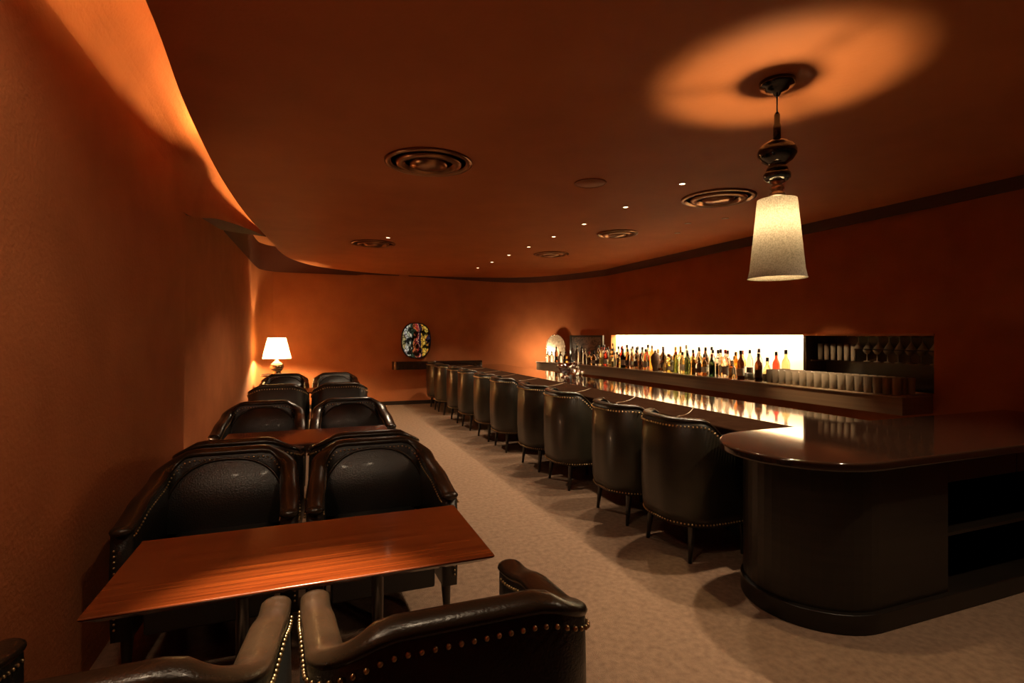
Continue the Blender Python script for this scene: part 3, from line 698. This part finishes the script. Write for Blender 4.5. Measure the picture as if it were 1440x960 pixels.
vo = N.new('ShaderNodeTexVoronoi'); vo.feature = 'DISTANCE_TO_EDGE'; vo.inputs['Scale'].default_value = 17
mp = N.new('ShaderNodeMapping'); mp.inputs['Scale'].default_value = (1.25, 1, .7); L.new(tc.outputs['Object'], mp.inputs['Vector']); L.new(mp.outputs['Vector'], vo.inputs['Vector'])
r2 = N.new('ShaderNodeValToRGB'); r2.color_ramp.elements[0].position = .03; r2.color_ramp.elements[1].position = .10; L.new(vo.outputs['Distance'], r2.inputs['Fac'])
n3 = N.new('ShaderNodeTexNoise'); n3.inputs['Scale'].default_value = 9; n3.inputs['Detail'].default_value = 1; L.new(tc.outputs['Object'], n3.inputs['Vector'])
r3 = N.new('ShaderNodeValToRGB'); r3.color_ramp.elements[0].position = .40; r3.color_ramp.elements[1].position = .50; r3.color_ramp.elements[0].color = (.03, .03, .03, 1); L.new(n3.outputs['Fac'], r3.inputs['Fac'])
m1 = N.new('ShaderNodeMix'); m1.data_type = 'RGBA'; m1.blend_type = 'MULTIPLY'; m1.inputs[0].default_value = 1; L.new(r.outputs['Color'], m1.inputs[6]); L.new(r2.outputs['Color'], m1.inputs[7])
m2 = N.new('ShaderNodeMix'); m2.data_type = 'RGBA'; m2.blend_type = 'MULTIPLY'; m2.inputs[0].default_value = 1; L.new(m1.outputs[2], m2.inputs[6]); L.new(r3.outputs['Color'], m2.inputs[7])
L.new(m2.outputs[2], b.inputs['Base Color']); L.new(m2.outputs[2], b.inputs['Emission Color']); b.inputs['Emission Strength'].default_value = .25; b.inputs['Roughness'].default_value = .2
def oval(w, h, n=40, e=.82): return [(math.copysign(abs(cos(a)) ** e, cos(a)) * w, math.copysign(abs(sin(a)) ** e, sin(a)) * h) for a in [2 * pi * k / n for k in range(n)]]
def plate(pts, y0, y1):
    n = len(pts); mb = MB(); mb.add([(x, y0, z) for x, z in pts] + [(x, y1, z) for x, z in pts], [tuple(range(n)), tuple(reversed(range(n, 2 * n)))] + [(i, (i + 1) % n, n + (i + 1) % n, n + i) for i in range(n)], False); return mb
plate(oval(.285, .345), -.035, -.005).build('glass_panel', m, t)
o1 = oval(.30, .36); o2 = oval(.283, .343); n = len(o1)
mb = MB(); rings = [[(o1[i][0], -.045, o1[i][1]), (o1[i][0], .03, o1[i][1]), (o2[i][0], .03, o2[i][1]), (o2[i][0], -.045, o2[i][1])] for i in range(n)]
mb.sweep(rings + [rings[0]], caps=False, smooth=False); mb.build('frame', M['leg'], t)

LX, LY = -.60, 9.84
t = thing('side_table', 'small dark round table holding the lit lamp in the corner', 'table', (LX, LY, 0))
MB().lathe([(0, .70), (.24, .70), (.25, .71), (.25, .725), (.24, .735), (0, .735)], 32).build('tabletop', M['leg'], t)
MB().lathe([(.03, .02), (.025, .1), (.02, .4), (.03, .6), (.08, .699), (0, .699)], 24).build('pedestal', M['leg'], t)
MB().lathe([(0, 0), (.18, 0), (.18, .012), (.03, .03), (0, .03)], 28).build('base', M['leg'], t)
t = thing('table_lamp', 'lit table lamp with cream tapered shade and bulbous metal base', 'lamp', (LX, LY, .736))
MB().lathe([(0, 0), (.075, 0), (.08, .012), (.06, .03), (.10, .08), (.115, .125), (.10, .17), (.055, .205), (.03, .225), (.03, .24), (.012, .25), (.012, .34), (0, .34)], 28).build('base', simple('smoked_mercury_glass', (.45, .34, .22), .12, .85), t)
MB().shell([(.228, .265), (.145, .62)], 40).build('lamp_shade', M['shade2'], t)
MB().ball((0, 0, .44), .03, seg=16, rings=10).build('bulb', M['bulb'], t)
light('POINT', 'table_lamp_light', (LX, LY, 1.085), 120, (1, .70, .34), .04)

# ------------------------------------------------------------------ pendant lamp
PX, PY = 2.05, 1.89
t = thing('pendant_lamp', 'pendant lamp with woven shade and black turned stem over rounded bar end', 'lamp', (PX, PY, 0)); t.scale = (.89, .89, 1)
MB().lathe([(0, 2.53), (.012, 2.53), (.02, 2.545), (.055, 2.555), (.06, 2.57), (.085, 2.575), (.09, 2.598), (0, 2.598)], 36).build('ceiling_rose', M['black'], t)
MB().lathe([(0, 2.44), (.0035, 2.44), (.0035, 2.535), (0, 2.535)], 8).build('cord', M['cork'], t)
MB().lathe([(0, 2.318), (.019, 2.318), (.019, 2.39), (.015, 2.40), (.015, 2.44), (.010, 2.452), (0, 2.452)], 24).build('stem', M['black'], t)
MB().lathe([(0, 2.174), (.055, 2.174), (.052, 2.189), (.040, 2.199), (.050, 2.209), (.075, 2.224), (.096, 2.249), (.098, 2.264), (.088, 2.289), (.055, 2.312), (.03, 2.319), (.02, 2.324), (0, 2.324)], 40).build('turned_ball', M['black'], t)['label'] = 'glossy black turned ball'
MB().lathe([(0, 2.129), (.050, 2.129), (.066, 2.139), (.068, 2.159), (.058, 2.173), (0, 2.173)], 40).build('collar', M['black'], t)
MB().lathe([(0, 2.049), (.035, 2.049), (.042, 2.059), (.036, 2.071), (.024, 2.079), (.034, 2.092), (.030, 2.104), (.022, 2.112), (.040, 2.124), (0, 2.128)], 36).build('socket_rings', simple('satin_chrome', (.8, .78, .74), .28, 1), t)['label'] = 'chrome rings above the shade'
MB().shell([(.146, 1.668), (.143, 1.673), (.134, 1.71), (.124, 1.80), (.115, 1.88), (.107, 1.95), (.101, 2.01), (.097, 2.04)], 56).build('lamp_shade', M['shade'], t)
mb = MB()
for k in range(3):
    a = 2 * pi * k / 3 + .4; mb.leg(.03 * cos(a), 0.03 * sin(a), 2.047, .003, .096 * cos(a), .096 * sin(a), 2.035, .003, 6)
mb.build('shade_support', M['chrome'], t)
MB().ball((0, 0, 1.93), .019, seg=16, rings=10).build('bulb', simple('pendant_bulb', (1, 1, 1), .5, emit=(1, .72, .37), es=1800), t)

# ------------------------------------------------------------------ ceiling fittings
def atc(px, py, z=C):
    d = 740 * (z - H) / (471 - py); l = (px - 720) / 740 * d
    return (.3517 * d + .9361 * l, .9361 * d - .3517 * l)
def diffuser(label, x, y, r, mat):
    t = thing('ceiling_vent', label, 'vent', (x, y, C), 0, None)
    MB().lathe([(r * .86, -.001), (r * .9, -.018), (r, -.012), (r * 1.0, -.001)], 48).build('outer_ring', mat, t)
    MB().lathe([(r * .55, -.004), (r * .6, -.03), (r * .74, -.022), (r * .76, -.004)], 48).build('middle_ring', mat, t)
    MB().lathe([(0, -.045), (r * .2, -.042), (r * .42, -.028), (r * .44, -.004), (0, -.002)], 48).build('cone', mat, t)
    return t
for (px, py, r, lab) in ((603, 228, .30, 'large round ceiling vent nearest the cove light, its rings dull brown'), (1010, 278, .31, 'large round ceiling vent glowing golden behind the pendant lamp'),
                         (525, 342, .28, 'round ceiling vent alone above the armchair rows'), (775, 357, .26, 'small far ceiling vent over the end of the bar'),
                         (868, 328, .24, 'faint ceiling vent between the bar downlights and the right wall')):
    x, y = atc(px, py); diffuser(lab.replace('the right wall', 'the niche wall').replace('nearest', 'closer to'), x, y, r, M['bronze'])
x, y = atc(830, 257); t = thing('ceiling_speaker', 'flat round brown speaker grille in the ceiling', 'speaker', (x, y, C))
gm = simple('speaker_grille', (.40, .16, .07), .6)
MB().lathe([(0, -.006), (.115, -.006), (.115, -.001), (0, -.001)], 40).build('grille', gm, t)
MB().lathe([(.115, -.001), (.117, -.010), (.126, -.008), (.127, -.001)], 40).build('rim', gm, t)
dl = None; dd = None
def downlight(x, y, label, on=True, group=None):
    t = thing('downlight', label, 'downlight', (x, y, C), 0, group)
    MB().lathe([(.022, -.001), (.024, -.005), (.034, -.004), (.036, -.001)], 28).build('trim_ring', M['bronze'], t)
    MB().lathe([(0, -.003), (.022, -.003), (.022, -.001), (0, -.001)], 20).build('lens', M['lens'] if on else M['offlens'], t)
    return t
for i, y in enumerate((1.0, 2.62, 3.43, 4.24, 5.05, 5.82, 6.62, 7.40, 8.2, 9.0)):
    lab = f'glowing downlight over the bar front, {ORD[i]} beyond the pendant lamp'
    if i < 2: lab = ('downlight out over the open cabinet end of the bar', 'downlight hidden behind the ball of the pendant lamp')[i]
    else: lab = lab.replace(ORD[i], ORD[i - 2])
    if dl is None: dl = downlight(2.73, y, lab, True, 'downlights over the bar')
    else: dup(dl, (2.73, y, C), 0, lab)
    light('SPOT', 'bar_spot', (2.73, y, C - .02), (55, 100)[i] if i < 2 else 56, WARM, .03, 105, .5, (2.55, y, 0))
for i, (x, y) in enumerate(((3.95, 4.29), (3.75, 4.62), (3.99, 5.1))):
    lab = f'dim small downlight over the bartender\'s side, {ORD[i]} beyond the golden vent'
    if dd is None: dd = downlight(x, y, lab, False, 'dim downlights behind the bar')
    else: dup(dd, (x, y, C), 0, lab)
dup(dl, (.85, 6.6, C), 0, 'lone added downlight beside the ceiling vent over the armchair rows', 'downlights over the tables')
light('SPOT', 'aisle_fill', (.85, 6.6, C - .02), 75, WARM, .04, 140, .5, (1.0, 6.7, 0))  # added with its fitting to brighten far bar chairs and tables
for (x, y), tg, e_ in (((3.95, 4.29), (4.80, 3.85, .90), 120), ((3.99, 5.1), (4.62, 5.9, .80), 30)):
    light('SPOT', 'back_bar_fill', (x, y, C - .02), e_, (1, .64, .34), .03, 38, 1, tg)  # fill added at the unlit downlights for the glasses and shelf
# one over the front edge of the first table, plus two unseen washes added for cushion highlights
dup(dl, (-.05, 1.50, C), 0, 'downlight directly above the long rosewood table', 'downlights over the tables')
light('SPOT', 'table_spot', (-.05, 1.50, C - .02), 520, WARM, .02, 30, 1, (-.05, 1.48, .66))
for x in (-.52, .42):
    dup(dl, (x, 1.30, C), 0, f'added downlight above the {"wall" if x < 0 else "aisle"} end of the long rosewood table', 'downlights over the tables')
    light('SPOT', 'cushion_fill', (x, 1.30, C - .02), 19, WARM, .08, 135, .6, (x, 2.2, 0))
light('AREA', 'shelf_end_fill', (3.93, 9.56, 1.0), 6.5, (1, .72, .42), .14, tgt=(4.50, 10.0, .95))  # fixtureless fill added for the glow on end wall and mirror
light('POINT', 'recess_uplight', (-.93, 4.50, .28), 9, (1, .66, .36), .05)

# ------------------------------------------------------------------ camera, world, view
cd = bpy.data.cameras.new('camera'); cam = bpy.data.objects.new('camera', cd); COL.objects.link(cam)
cam.location = (0, 0, H); cam.rotation_euler = (R(90), 0, -math.atan(278 / 740))
cd.sensor_width = 36; cd.lens = 18.5; cd.shift_y = -9 / 1440; cd.clip_start = .05
sc.camera = cam
w = bpy.data.worlds.new('world'); sc.world = w; w.use_nodes = True
w.node_tree.nodes['Background'].inputs[0].default_value = (0, 0, 0, 1)
v = sc.view_settings; v.view_transform = 'Standard'; v.look = 'None'; v.exposure = .68; v.gamma = 1; v.use_curve_mapping = False
try:
    cy = sc.cycles; cy.max_bounces = 10; cy.transparent_max_bounces = 8; cy.transmission_bounces = 8; cy.sample_clamp_indirect = 4; cy.use_denoising = True
    cy.caustics_reflective = False; cy.caustics_refractive = False
except Exception: pass
